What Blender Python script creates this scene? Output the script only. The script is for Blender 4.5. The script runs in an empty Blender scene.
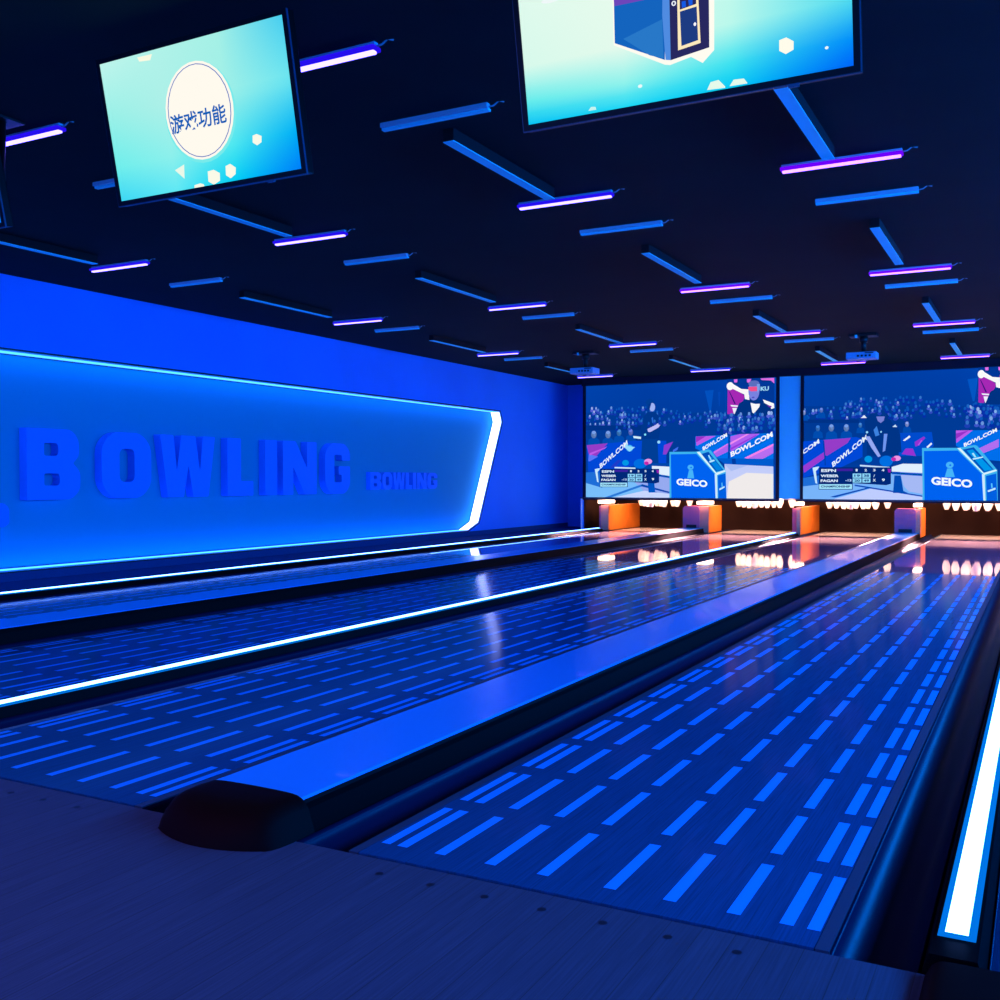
import bpy, bmesh, math, random
from mathutils import Vector, Matrix
from mathutils.geometry import tessellate_polygon
random.seed(7)
SC = bpy.context.scene
COL = SC.collection

# ------------------------------------------------------------------ materials
def lin(c):
    return tuple(((x/255)/12.92 if x/255 <= 0.04045 else ((x/255+0.055)/1.055)**2.4) for x in c)

MATS = {}
def mat(name, base=(0.5,0.5,0.5), rough=0.5, spec=0.5, metal=0.0, coat=0.0, coat_rough=0.03, noise=None, bump=None):
    m = bpy.data.materials.new(name); m.use_nodes = True
    nt = m.node_tree; b = nt.nodes['Principled BSDF']
    b.inputs['Base Color'].default_value = (*base, 1)
    b.inputs['Roughness'].default_value = rough
    b.inputs['Specular IOR Level'].default_value = spec
    b.inputs['Metallic'].default_value = metal
    b.inputs['Coat Weight'].default_value = coat
    b.inputs['Coat Roughness'].default_value = coat_rough
    tc = nt.nodes.new('ShaderNodeTexCoord')
    if noise:                                     # (scale xyz, second colour, low, high)
        sc, c2, lo, hi = noise
        mp = nt.nodes.new('ShaderNodeMapping'); mp.inputs['Scale'].default_value = sc
        nz = nt.nodes.new('ShaderNodeTexNoise'); nz.inputs['Scale'].default_value = 1.0; nz.inputs['Detail'].default_value = 4
        rp = nt.nodes.new('ShaderNodeValToRGB')
        rp.color_ramp.elements[0].position = lo; rp.color_ramp.elements[1].position = hi
        rp.color_ramp.elements[0].color = (*base, 1); rp.color_ramp.elements[1].color = (*c2, 1)
        nt.links.new(tc.outputs['Object'], mp.inputs['Vector']); nt.links.new(mp.outputs['Vector'], nz.inputs['Vector'])
        nt.links.new(nz.outputs['Fac'], rp.inputs['Fac']); nt.links.new(rp.outputs['Color'], b.inputs['Base Color'])
    if bump:                                      # (scale xyz, strength, distance)
        sc, st, di = bump
        mp = nt.nodes.new('ShaderNodeMapping'); mp.inputs['Scale'].default_value = sc
        nz = nt.nodes.new('ShaderNodeTexNoise'); nz.inputs['Scale'].default_value = 1.0
        bp = nt.nodes.new('ShaderNodeBump'); bp.inputs['Strength'].default_value = st; bp.inputs['Distance'].default_value = di
        nt.links.new(tc.outputs['Object'], mp.inputs['Vector']); nt.links.new(mp.outputs['Vector'], nz.inputs['Vector'])
        nt.links.new(nz.outputs['Fac'], bp.inputs['Height']); nt.links.new(bp.outputs['Normal'], b.inputs['Normal'])
        if coat: nt.links.new(bp.outputs['Normal'], b.inputs['Coat Normal'])
    MATS[name] = m
    return m

def emis(name, color, strength=1.0):
    m = bpy.data.materials.new(name); m.use_nodes = True
    nt = m.node_tree; nt.nodes.clear()
    e = nt.nodes.new('ShaderNodeEmission'); o = nt.nodes.new('ShaderNodeOutputMaterial')
    e.inputs['Color'].default_value = (*color, 1); e.inputs['Strength'].default_value = strength
    nt.links.new(e.outputs[0], o.inputs['Surface'])
    MATS[name] = m
    return m

def picture_mat(name, strength=1.0):
    m = bpy.data.materials.new(name); m.use_nodes = True
    nt = m.node_tree; nt.nodes.clear()
    a = nt.nodes.new('ShaderNodeAttribute'); a.attribute_name = 'pixel'
    e = nt.nodes.new('ShaderNodeEmission'); o = nt.nodes.new('ShaderNodeOutputMaterial')
    e.inputs['Strength'].default_value = strength
    nt.links.new(a.outputs['Color'], e.inputs['Color']); nt.links.new(e.outputs[0], o.inputs['Surface'])
    MATS[name] = m
    return m

def planks(name, c1, c2, seam, board=0.085, length=2.4, rough=0.4, spec=0.4, coat=0.0, ior=1.5):
    """wooden boards running along Y, with thin seams and a fine grain"""
    m = bpy.data.materials.new(name); m.use_nodes = True
    nt = m.node_tree; b = nt.nodes['Principled BSDF']; N = nt.nodes.new; L = nt.links.new
    tc = N('ShaderNodeTexCoord'); mp = N('ShaderNodeMapping'); mp.inputs['Rotation'].default_value = (0,0,math.pi/2)
    br = N('ShaderNodeTexBrick'); br.inputs['Scale'].default_value = 1.0
    br.inputs['Brick Width'].default_value = length; br.inputs['Row Height'].default_value = board
    br.inputs['Mortar Size'].default_value = 0.0009; br.inputs['Mortar Smooth'].default_value = 0.0
    br.inputs['Color1'].default_value = (*c1,1); br.inputs['Color2'].default_value = (*c2,1); br.inputs['Mortar'].default_value = (*seam,1)
    L(tc.outputs['Object'], mp.inputs['Vector']); L(mp.outputs['Vector'], br.inputs['Vector'])
    mp2 = N('ShaderNodeMapping'); mp2.inputs['Scale'].default_value = (220, 5, 1)
    nz = N('ShaderNodeTexNoise'); nz.inputs['Scale'].default_value = 1; nz.inputs['Detail'].default_value = 3
    L(tc.outputs['Object'], mp2.inputs['Vector']); L(mp2.outputs['Vector'], nz.inputs['Vector'])
    rp = N('ShaderNodeMapRange'); rp.inputs['From Min'].default_value = .3; rp.inputs['From Max'].default_value = .7
    rp.inputs['To Min'].default_value = .78; rp.inputs['To Max'].default_value = 1.15
    L(nz.outputs['Fac'], rp.inputs['Value'])
    mx = N('ShaderNodeMix'); mx.data_type = 'RGBA'; mx.blend_type = 'MULTIPLY'; mx.inputs['Factor'].default_value = 1
    L(br.outputs['Color'], mx.inputs[6]); L(rp.outputs['Result'], mx.inputs[7]); L(mx.outputs[2], b.inputs['Base Color'])
    b.inputs['Roughness'].default_value = rough; b.inputs['Specular IOR Level'].default_value = spec
    b.inputs['IOR'].default_value = ior; b.inputs['Coat Weight'].default_value = coat; b.inputs['Coat Roughness'].default_value = 0.04
    MATS[name] = m
    return m

# paint and plastic
M_wall = mat('blue_wall_paint', (0.02,0.25,0.88), .75, .2, noise=((1.2,1.2,1.2),(0.02,0.275,0.93),.35,.65))
M_pier = mat('pale_pier_paint', (0.05,0.75,0.95), .75, .2)
M_panel = mat('recess_panel_paint', (0.005,0.33,0.50), .8, .15)
M_letter = mat('foam_letter_paint', (0.02,0.27,0.9), .7, .2)
M_ceiling = mat('black_ceiling_paint', (0.002,0.014,0.019), .9, .08, noise=((2,2,2),(0.0025,0.017,0.022),.35,.65))
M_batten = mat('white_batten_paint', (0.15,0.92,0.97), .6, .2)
M_batten_side = mat('shaded_batten_side', (0.03,0.01,0.012), .8, .1)  # near-black sides: their shadow is put into the colour
M_fix = mat('fixture_aluminium', (0.55,0.6,0.7), .4, .4)
M_cable = mat('grey_cable', (0.35,0.4,0.5), .5)
M_black = mat('black_plastic', (0.012,0.008,0.010), .35, .4)
M_bezel = mat('tv_bezel_black', (0.003,0.002,0.003), .35, .12)
M_bezel_edge = mat('tv_edge', (0.03,0.05,0.10), .3, .4)  # bluish tint stands for light caught along the set's edges
M_nose = mat('matte_black_hood', (0.012,0.002,0.002), .6, .04)
M_gutter = mat('navy_gutter_plastic', (0.005,0.008,0.03), .34, .05, bump=((3,2,3),.12,.01))
M_trim = mat('dark_lane_trim', (0.03,0.06,0.10), .4, .4)
M_cover = mat('blue_track_cover', (0.02,0.42,1.0), .22, .35, coat=.15, bump=((2,1.2,2),.12,.01))
M_cover_side = mat('black_gloss_side', (0.003,0.0015,0.002), .5, .03, bump=((3,2,3),.15,.01))
M_ledge = mat('dark_blue_carpet', (0.01,0.05,0.16), .9, .1, noise=((90,90,90),(0.015,0.07,0.20),.3,.7))
M_under = mat('black_subfloor', (0.006,0.006,0.01), .9, .1)
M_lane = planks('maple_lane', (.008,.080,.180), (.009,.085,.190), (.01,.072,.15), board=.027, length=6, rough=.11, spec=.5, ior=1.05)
M_mid = planks('maple_lane_warm_lit', (.34,.22,.38), (.37,.24,.41), (.24,.16,.28), board=.027, length=6, rough=.035, spec=.4)  # same maple, with the warm deck light put into its colour
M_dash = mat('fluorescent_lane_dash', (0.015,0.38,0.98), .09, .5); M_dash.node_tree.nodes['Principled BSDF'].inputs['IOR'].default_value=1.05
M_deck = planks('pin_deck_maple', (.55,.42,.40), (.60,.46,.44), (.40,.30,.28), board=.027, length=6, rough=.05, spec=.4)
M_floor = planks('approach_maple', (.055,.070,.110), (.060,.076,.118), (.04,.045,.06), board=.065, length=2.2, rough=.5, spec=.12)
M_dot = mat('black_dot_inlay', (0.01,0.01,0.02), .5)
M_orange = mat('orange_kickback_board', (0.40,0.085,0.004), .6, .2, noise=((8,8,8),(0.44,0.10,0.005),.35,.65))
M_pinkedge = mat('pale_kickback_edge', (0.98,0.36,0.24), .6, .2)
M_door = mat('mauve_ball_door', (0.75,0.17,0.28), .6, .2)
M_curtain = mat('dark_pit_curtain', (0.012,0.003,0.0015), .9, .1, noise=((6,1,6),(0.014,0.004,0.002),.3,.7))
M_maskblack = mat('screen_border_black', (0.004,0.006,0.02), .6, .2)
M_maskback = mat('mask_back', (0.02,0.01,0.01), .8, .1)
M_pin = mat('white_pin_plastic', (0.95,0.85,0.82), .3, .5)
M_pinred = mat('red_pin_band', (0.7,0.02,0.02), .3, .5)
M_proj = mat('projector_shell', (0.35,0.5,0.75), .4, .4)
M_glass = mat('lens_glass', (0.01,0.01,0.02), .05, .8)
M_rim = mat('pale_opening_edge', (0.75,0.85,0.95), .4, .4)
# light sources, and the glowing shapes that imitate their halos
E_led = emis('led_divider_core', (0.13,0.30,1.0), 11.0)
E_ledhalo = emis('led_halo', (0.0,0.22,1.0), .8)  # weak glow imitating the bloom beside the LED core
E_frame = emis('wall_frame_led', (0.28,0.36,1.0), 6.5)
E_line = emis('wall_frame_line_led', (0.03,0.19,1.0), 5.0)
E_low = emis('wall_frame_lower_led', (0.02,0.14,1.0), 8.0)
E_tube_blue = emis('tube_blue_violet', (0.13,0.10,1.0), 9.0)
E_tube_pink = emis('tube_pink_violet', (0.17,0.075,1.0), 8.5)
E_post = emis('warm_pit_lamp', (1.0,.62,.45), 8.0)
E_tube_halo = emis('tube_halo', (0.02,0.004,0.85), 1.0)  # glow standing in for the bloom around the tube
E_tube_halo_pink = emis('tube_halo_violet', (0.16,0.0,0.95), 1.0)  # violet version of the imitated tube bloom
E_pic = picture_mat('projected_picture', 1.0)
E_tv = picture_mat('tv_picture', 1.0)

# ------------------------------------------------------------------ mesh builder
class MB:
    def __init__(s): s.v=[]; s.f=[]; s.m=[]; s.sm=[]; s.mats=[]
    def mi(s, m):
        if m not in s.mats: s.mats.append(m)
        return s.mats.index(m)
    def face(s, pts, m, smooth=False):
        i=len(s.v); s.v += [tuple(p) for p in pts]; s.f.append(tuple(range(i,i+len(pts)))); s.m.append(s.mi(m)); s.sm.append(smooth)
    def raw(s, vs, fs, m, smooth=False):
        i=len(s.v); s.v += [tuple(p) for p in vs]
        for f in fs: s.f.append(tuple(i+k for k in f)); s.m.append(s.mi(m)); s.sm.append(smooth)
    def box(s, x0,x1,y0,y1,z0,z1, m, bev=0.0):
        if bev <= 0:
            P=[(x0,y0,z0),(x1,y0,z0),(x1,y1,z0),(x0,y1,z0),(x0,y0,z1),(x1,y0,z1),(x1,y1,z1),(x0,y1,z1)]
            s.raw(P,[(0,3,2,1),(4,5,6,7),(0,1,5,4),(1,2,6,5),(2,3,7,6),(3,0,4,7)],m); return
        bm=bmesh.new(); bmesh.ops.create_cube(bm,size=1)
        for v in bm.verts: v.co=Vector(((x0+x1)/2+v.co.x*(x1-x0),(y0+y1)/2+v.co.y*(y1-y0),(z0+z1)/2+v.co.z*(z1-z0)))
        bmesh.ops.bevel(bm,geom=bm.edges[:],offset=bev,segments=2,profile=.6,affect='EDGES')
        s.bm(bm,m)
    def bm(s,bm,m,smooth=False):
        bm.verts.ensure_lookup_table(); bm.verts.index_update()
        s.raw([v.co.copy() for v in bm.verts],[[v.index for v in f.verts] for f in bm.faces],m,smooth); bm.free()
    def prism_y(s, prof, y0, y1, m, caps=True, smooth=False, closed=True):
        """profile of (x,z) points swept along Y"""
        n=len(prof); vs=[(x,y0,z) for x,z in prof]+[(x,y1,z) for x,z in prof]
        fs=[(i,(i+1)%n,n+(i+1)%n,n+i) for i in range(n if closed else n-1)]
        s.raw(vs,fs,m,smooth)
        if caps and closed: s.raw(vs,[tuple(range(n))[::-1],tuple(range(n,2*n))],m)
    def tube(s, pts, r, m, seg=8):
        rings=[]
        for i,p in enumerate(pts):
            p=Vector(p); d=(Vector(pts[min(i+1,len(pts)-1)])-Vector(pts[max(i-1,0)])).normalized()
            a=d.cross(Vector((0,0,1))); a = a if a.length>1e-3 else d.cross(Vector((1,0,0))); a.normalize(); b=d.cross(a)
            rings.append([p+a*math.cos(t)*r+b*math.sin(t)*r for t in [2*math.pi*k/seg for k in range(seg)]])
        vs=[q for R in rings for q in R]; n=len(rings)
        fs=[(i*seg+k,i*seg+(k+1)%seg,(i+1)*seg+(k+1)%seg,(i+1)*seg+k) for i in range(n-1) for k in range(seg)]
        fs+= [tuple(range(seg))[::-1], tuple(range((n-1)*seg,n*seg))]
        s.raw(vs,fs,m,True)
    def lathe(s, prof, c, m, seg=20):
        """(r,z) profile around a vertical axis at c"""
        vs=[]; n=len(prof)
        for r,z in prof:
            for k in range(seg):
                t=2*math.pi*k/seg; vs.append((c[0]+r*math.cos(t),c[1]+r*math.sin(t),c[2]+z))
        fs=[(i*seg+k,i*seg+(k+1)%seg,(i+1)*seg+(k+1)%seg,(i+1)*seg+k) for i in range(n-1) for k in range(seg)]
        s.raw(vs,fs,m,True)
    def build(s, name, parent=None, loc=(0,0,0)):
        me=bpy.data.meshes.new(name); me.from_pydata([tuple(v) for v in s.v],[],s.f)
        for m in s.mats: me.materials.append(m)
        me.polygons.foreach_set('material_index',s.m); me.polygons.foreach_set('use_smooth',s.sm); me.update()
        o=bpy.data.objects.new(name,me); COL.objects.link(o); o.location=loc
        if parent: o.parent=parent
        return o

def tag(o, label=None, cat=None, group=None, kind=None):
    if label: o['label']=label
    if cat: o['category']=cat
    if group: o['group']=group
    if kind: o['kind']=kind
    return o
def empty(name, loc, label, cat, group=None, rot=(0,0,0)):
    o=bpy.data.objects.new(name,None); o.empty_display_size=.1; COL.objects.link(o); o.location=loc; o.rotation_euler=rot
    return tag(o,label,cat,group)
def copy_tree(o, parent=None):
    c=o.copy(); COL.objects.link(c)
    if parent: c.parent=parent
    for ch in [k for k in bpy.data.objects if k.parent==o and k!=c]: copy_tree(ch,c)
    return c

# ------------------------------------------------------------------ the room
XW, YB, ZC = -6.47, 15.55, 2.65          # sign wall, far wall, ceiling
YF = 14.60                               # plane of the masking wall and screens
XR_ = 4.6; YN = -5.0

b=MB(); b.box(XW,XR_,YN,-.014,-.06,0,M_floor)
# inlaid guide dots just before the foul line of every lane
LANES=[-5.134,-3.335,-1.80,0.0,1.534]; W=1.054
for x0 in LANES:
    for k in range(7):
        cx,cy=x0+.121+.135*k,-.087
        b.face([(cx+.009*math.cos(t),cy+.009*math.sin(t),.0006) for t in [2*math.pi*q/14 for q in range(14)]],M_dot)
b.box(XW,XR_,-.008,16.4,-.16,-.12,M_under)          # slab under the gutters
b.box(XW,-5.625,-.006,15.55,-.12,0.0,M_ledge)       # walkway between the first gutter and the sign wall
tag(b.build('floor'),'dark maple approach boards lit blue, black guide dots before the foul line',kind='structure')
b=MB(); b.box(XW-.3,XR_,YN,16.5,ZC,ZC+.1,M_ceiling)
tag(b.build('ceiling'),'flat black ceiling above the lanes',kind='structure')

# sign wall with the recessed, LED edged panel
HOLE=[(-1.1,.085),(11.80,.085),(12.14,.20),(12.93,1.835),(12.85,2.005),(-1.1,2.005),(-1.5,1.83),(-1.5,.30)]
def holed(b, outer, holes, to3, m):
    polys=[[Vector((p[0],p[1],0)) for p in outer]]+[[Vector((p[0],p[1],0)) for p in h] for h in holes]
    flat=[p for q in polys for p in q]
    for t in tessellate_polygon(polys): b.face([to3(flat[i].x,flat[i].y) for i in t],m)
b=MB()
holed(b,[(YN,0),(YB,0),(YB,ZC),(YN,ZC)],[HOLE],lambda y,z:(XW,y,z),M_wall)
b.face([(XW-.18,YN,0),(XW-.18,YB,0),(XW-.18,YB,ZC),(XW-.18,YN,ZC)],M_panel)
n=len(HOLE)
for i in range(n):
    (y0,z0),(y1,z1)=HOLE[i],HOLE[(i+1)%n]
    b.face([(XW,y0,z0),(XW,y1,z1),(XW-.18,y1,z1),(XW-.18,y0,z0)],M_panel)
tag(b.build('wall_left'),'blue painted wall with a long recessed panel for the sign',kind='structure')

b=MB(); b.box(XR_,XR_+.1,YN,16.5,-.16,ZC,M_wall)
tag(b.build('wall_right'),'blue painted wall on the right, outside the photo',kind='structure')
b=MB(); b.box(XW-.02,XW+.006,YN,YB,0,.074,M_ledge)  # strip added dark where the wall foot gets no LED light
tag(b.build('shaded_wall_foot'),'dark navy strip shading the wall foot below the lit panel',kind='structure')
# LED light frame lining the recess
def inset_poly(poly, d):
    out=[]; n=len(poly)
    for i in range(n):
        p0,p1,p2=Vector(poly[i-1]),Vector(poly[i]),Vector(poly[(i+1)%n])
        a=(p1-p0).normalized(); c=(p2-p1).normalized(); na=Vector((-a.y,a.x)); nc=Vector((-c.y,c.x))
        bis=(na+nc).normalized(); k=d/max(.3,bis.dot(na)); out.append(tuple(p1+bis*k))
    return out
fr=empty('led_light_frame',(XW,5.7,1.0),'glowing white LED frame lining the recessed panel around the BOWLING sign','light strip')
I1=inset_poly(HOLE,.012)
names={0:'lower_strip',1:'corner_strip',2:'end_strip',3:'corner_strip',4:'upper_strip',5:'corner_strip',6:'end_strip',7:'corner_strip'}
for i in range(n):
    b=MB(); (y0,z0),(y1,z1)=I1[i],I1[(i+1)%n]
    xo=XW-.012; xi=XW-.168
    b.face([(xo,y0,z0),(xo,y1,z1),(xi,y1,z1),(xi,y0,z0)],(E_low if i==0 else E_line if i==4 else E_frame))
    (a0,c0),(a1,c1)=HOLE[i],HOLE[(i+1)%n]
    b.face([(xo,y0,z0),(xo,y1,z1),(xo,a1,c1),(xo,a0,c0)],M_fix)
    o=b.build(names[i],fr); o.matrix_parent_inverse=Matrix.Translation((-XW,-5.7,-1.0))
# dark channel lip around the frame
b=MB(); I2=inset_poly(HOLE,.02); O2=inset_poly(HOLE,-.014)
for A,B_,x in ((HOLE,O2,XW+.003),(I1,I2,XW-.170)):
    for i in range(n):
        j=(i+1)%n; b.face([(x,*A[i]),(x,*A[j]),(x,*B_[j]),(x,*B_[i])],M_black)
o=b.build('channel_lip',fr); o.matrix_parent_inverse=Matrix.Translation((-XW,-5.7,-1.0)); o['label']='thin dark channel edge'

# far walls
b=MB()
b.box(XW,-5.745,YB,YB+.1,0,ZC,M_wall)                      # narrow passage wall beside the screens
b.box(-5.765,-5.735,YF+.02,YB,0,ZC,M_wall)                 # side of the masking
b.box(-2.365,-1.945,YF,YF+.06,.575,2.53,M_pier)            # blue pier between the two screens
b.box(-5.765,XR_,YF-.02,YF+.05,2.53,ZC,M_maskblack)        # dark header above the screens
b.box(-5.765,XR_,YF+.06,YF+.10,.575,2.60,M_maskback)
tag(b.build('wall_back'),'far wall: blue pier between two screens and the blue return beside them',kind='structure')
b=MB(); b.box(-5.745,XR_,16.25,16.30,-.12,ZC,M_curtain); b.box(-5.745,XR_,YF+.1,16.25,1.35,1.38,M_maskback)
b.box(-5.765,-5.735,YB,16.3,-.12,1.38,M_curtain); b.box(-5.734,-5.725,YF+.02,16.25,-.12,1.38,M_curtain)
tag(b.build('wall_pit'),'dark red-brown pit curtain behind the pin decks',kind='structure')
b=MB(); b.box(-5.785,-5.765,YF-.01,YF+.02,0,.565,M_rim)
tag(b.build('trim_1'),'pale vertical edge strip at the left end of the pin deck opening',kind='structure')
b=MB(); b.box(-5.785,XR_,YF-.035,YF+.10,.553,.568,M_trim)
tag(b.build('trim_2'),'thin dark blue ledge along the bottom of the screens',kind='structure')

# ------------------------------------------------------------------ lanes
LNAME=['leftmost lane, beside the sign wall','second lane from the sign wall, between blue track cover and LED strip',
       'middle lane, between the LED strip and the near blue track cover','large near lane at right with all its blue dashes in view',
       'lane past the bright LED strip at the right edge of the photo']
DC=[(.012,.038),(.058,.087),(.164,.193),(.299,.328),(.433,.462),(.594,.623),(.729,.758),(.865,.894),(.972,1.000),(1.026,1.052)]
YE=15.83
for li,x0 in enumerate(LANES):
    t=empty('bowling_lane',(x0,0,0),'blue-lit '+LNAME[li] if li else 'blue-lit bowling lane, '+LNAME[li],'bowling lane','bowling lanes side by side')
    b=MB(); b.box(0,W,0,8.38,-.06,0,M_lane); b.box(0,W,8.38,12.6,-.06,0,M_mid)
    for c0,c1 in DC:
        for k in range(22):
            y=.077+.3785*k
            b.face([(c0,y,.0005),(c1,y,.0005),(c1,y+.30,.0005),(c0,y+.30,.0005)],M_dash)
    b.build('lane_surface',t)
    b=MB(); b.box(0,W,12.6,YE,-.06,0,M_deck); o=b.build('pin_deck',t); o['label']='pale pin deck boards under warm light'  # pale boards start early, carrying the deck light's falloff
    for s in (0,1):
        X=lambda d: (W+d if s else -d)
        b=MB(); a,c=sorted((X(.002),X(.028))); b.box(a,c,0,YE,-.06,-.001,M_trim); b.build('edge_trim',t)
        b=MB(); prof=[]
        for k in range(13):
            th=math.pi*k/12; prof.append((X(.030+.0765-.0765*math.cos(th)), -.004-.055*math.sin(th)))
        prof2=[(x,z-.006) for x,z in prof][::-1]
        b.prism_y(prof+prof2,0.0,YE+.2,M_gutter,smooth=False); b.sm=[True]*len(b.sm)
        b.build('gutter',t)

# ------------------------------------------------------------------ track covers between lane pairs
def hood(w, yb, yf, h, m):
    """rounded end hood: cross sections from back (yb) to front (yf)"""
    b=MB(); secs=[(0,1.0,1.0),(.25,1.0,1.02),(.5,1.0,1.0),(.68,.99,.92),(.82,.97,.72),(.92,.94,.42),(.985,.90,.12),(1.0,.88,.0)]
    rings=[]; K=24
    for f,ws,hs in secs:
        r=[]
        for k in range(K+1):
            u=-1+2*k/K; x=u*w/2*ws
            e=abs(u)**12; z=max(.0,h*hs*(1-.05*u*u)*(1-e*.9))
            y=yb+(yf-yb)*f + (.05*(u*u) if f>.3 else 0)*f
            r.append((x*(1+.05*(1-z/h)),y,z if abs(u)<.999 else 0))
        rings.append(r)
    vs=[q for r in rings for q in r]; n=K+1
    fs=[(i*n+k,i*n+k+1,(i+1)*n+k+1,(i+1)*n+k) for i in range(len(rings)-1) for k in range(K)]
    b.raw(vs,fs,m,True); b.raw(vs[:n],[tuple(range(n))],m)
    return b
for cx,lab in ((-.373,'near wide blue ball track cover with dark rounded hood, between the two right lanes'),
               (-3.708,'far wide blue ball track cover between the first two lanes by the sign wall')):
    t=empty('ball_track_cover',(cx,0,0),lab,'ball track cover','blue track covers')
    b=MB(); h=.08
    b.prism_y([(-.158,h-.004),(-.150,h),(.150,h),(.158,h-.004),(.158,h-.018),(-.158,h-.018)],.04,YF-.06,M_cover)
    b.build('top_panel',t)
    b=MB(); b.prism_y([(.158,h-.005),(.163,h-.014),(.164,h-.030),(.172,.012),(.178,-.02),(.178,-.115),(.150,-.115),(.150,h-.02)],.02,YF-.06,M_cover_side); b.build('side_panel',t)
    b=MB(); b.prism_y([(-.158,h-.005),(-.163,h-.014),(-.164,h-.030),(-.172,.012),(-.178,-.02),(-.178,-.115),(-.150,-.115),(-.150,h-.02)],.02,YF-.06,M_cover_side); b.build('side_panel',t)
    o=hood(.375,.06,-.155,.090,M_nose).build('end_hood',t); o['label']='dark rounded end hood on the approach'

# ------------------------------------------------------------------ LED dividers
for cx,lab in ((1.295,'thick glowing LED divider strip at the far right, brightest and nearest'),
               (-2.04,'glowing LED divider strip crossing the middle of the lanes'),
               (-5.375,'glowing LED divider strip along the lane next to the sign wall')):
    t=empty('led_divider',(cx,0,0),lab,'lane divider light','LED lane dividers')
    b=MB(); b.prism_y([(-.052,-.11),(-.052,-.004),(-.040,.034),(.040,.034),(.052,-.004),(.052,-.11)],.0,YF-.1,M_cover_side); b.build('divider_body',t)
    b=MB(); b.prism_y([(-.033,.034),(-.031,.040),(-.022,.042),(.022,.042),(.031,.040),(.033,.034)],.085,YF-.15,E_ledhalo); b.build('halo_strip',t)  # glowing wings that imitate the strip's halo
    b=MB(); b.prism_y([(-.020,.042),(-.018,.047),(.018,.047),(.020,.042)],.09,YF-.16,E_led); b.build('light_strip',t)
    o=hood(.20,-.02,-.5,.035,M_nose).build('end_hood',t, (.06,0,0)); o['label']='dark end hood'

# ------------------------------------------------------------------ kickbacks / ball door posts at the far end
POSTS=[(-5.40,-5.259,-5.45,1.56,'orange kickback box at the left end of the pin decks',None),
       (-3.628,-3.474,None,.76,'orange kickback box with mauve ball door behind the far blue track cover',(-3.914,-3.628)),
       (-2.046,-1.983,-2.117,1.56,'narrow orange kickback box at the end of the middle LED strip',None),
       (-.273,-.207,None,.76,'orange kickback box with mauve ball door behind the near blue track cover',(-.575,-.273)),
       (1.28,1.37,1.20,1.56,'kickback box at the end of the right LED strip, just outside the photo',None)]
for xa,xb,dark,dp,lab,door in POSTS:
    t=empty('kickback_box',(xb,YF,0),lab,'kickback','kickback boxes between the pin decks')
    ox=xb
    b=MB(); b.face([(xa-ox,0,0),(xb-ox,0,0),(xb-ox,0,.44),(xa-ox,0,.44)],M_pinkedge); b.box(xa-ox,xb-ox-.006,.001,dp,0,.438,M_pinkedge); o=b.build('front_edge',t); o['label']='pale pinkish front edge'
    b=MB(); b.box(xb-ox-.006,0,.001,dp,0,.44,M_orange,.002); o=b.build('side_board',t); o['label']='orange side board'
    if door:
        d0,d1=door[0]-ox,door[1]-ox
        pts=[(d0,0),(d1,0),(d1,.40),(d1-.02,.44),(d0+.03,.44),(d0,.40)]
        b=MB(); b.prism_y(pts,-.02,.25,M_door); b.build('ball_door',t)
        b=MB(); b.box(d0+.06,d1-.05,-.026,-.018,.03,.13,M_black,.002); b.build('ball_slot',t)
        b=MB(); b.box(d0,d1,.25,dp,0,.42,M_maskback); b.build('door_housing',t)
    o=MB(); o.box(xa-ox-.03,.0,-.07,.30,.470,.522,E_post,.004); o=tag(o.build('pit_lamp',None,(ox,YF,0)),'glowing warm lamp right above the '+lab.split(' at ')[0].split(' behind ')[0].replace('orange ','')+', '+{1:'far left',4:'second from left',2:'third from left',3:'fourth from left',0:'outside right'}[1 if ox<-5 else 4 if ox<-3 else 2 if ox<-1 else 3 if ox<0 else 0],'lamp','lamps above the kickback boxes')
    if dark is not None:
        b=MB(); b.box(dark-ox,xa-ox-.002,.04,dp-.2,0,.42,M_door); b.build('rear_board',t)

# ------------------------------------------------------------------ hanging pins
PIN=[(0,0),(.0258,0),(.0285,.004),(.036,.019),(.0492,.057),(.0575,.0857),(.0605,.114),(.0578,.149),(.0465,.184),(.0312,.219),(.0238,.239),(.0228,.254),(.0237,.276),(.0275,.300),(.0318,.325),(.0323,.343),(.0305,.358),(.024,.371),(.012,.379),(0,.381)]
pb=MB(); pb.lathe(PIN,(0,0,0),M_pin,18)
pinmesh=pb.build('bowling_pin')
cb=MB(); cb.tube([(0,0,.38),(0,0,.93)],.003,M_cable,6); cord=cb.build('cord',pinmesh)
bb=MB(); bb.lathe([(.0290,.222),(.0242,.239),(.0233,.254),(.0236,.262)],(0,0,0),M_pinred,18); band=bb.build('neck_band',pinmesh)
first=True
PL=['over the deck of the leftmost lane','over the deck of the second lane from the sign wall','over the deck of the middle lane','over the deck of the large near lane','over the deck of the lane at the right edge']
for li in range(4):
    cx=LANES[li]+W/2
    for r in range(4):
        for k in range(r+1):
            o=pinmesh if first else copy_tree(pinmesh); first=False
            o.location=(cx+(k-r/2)*.3048,14.98+.24*r,.405+random.uniform(-.006,.006))
            o.rotation_euler=(random.uniform(-.03,.03),random.uniform(-.03,.03),0)
            tag(o,'white pin hanging half hidden '+PL[li],'bowling pin','pins hanging '+PL[li])

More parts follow.
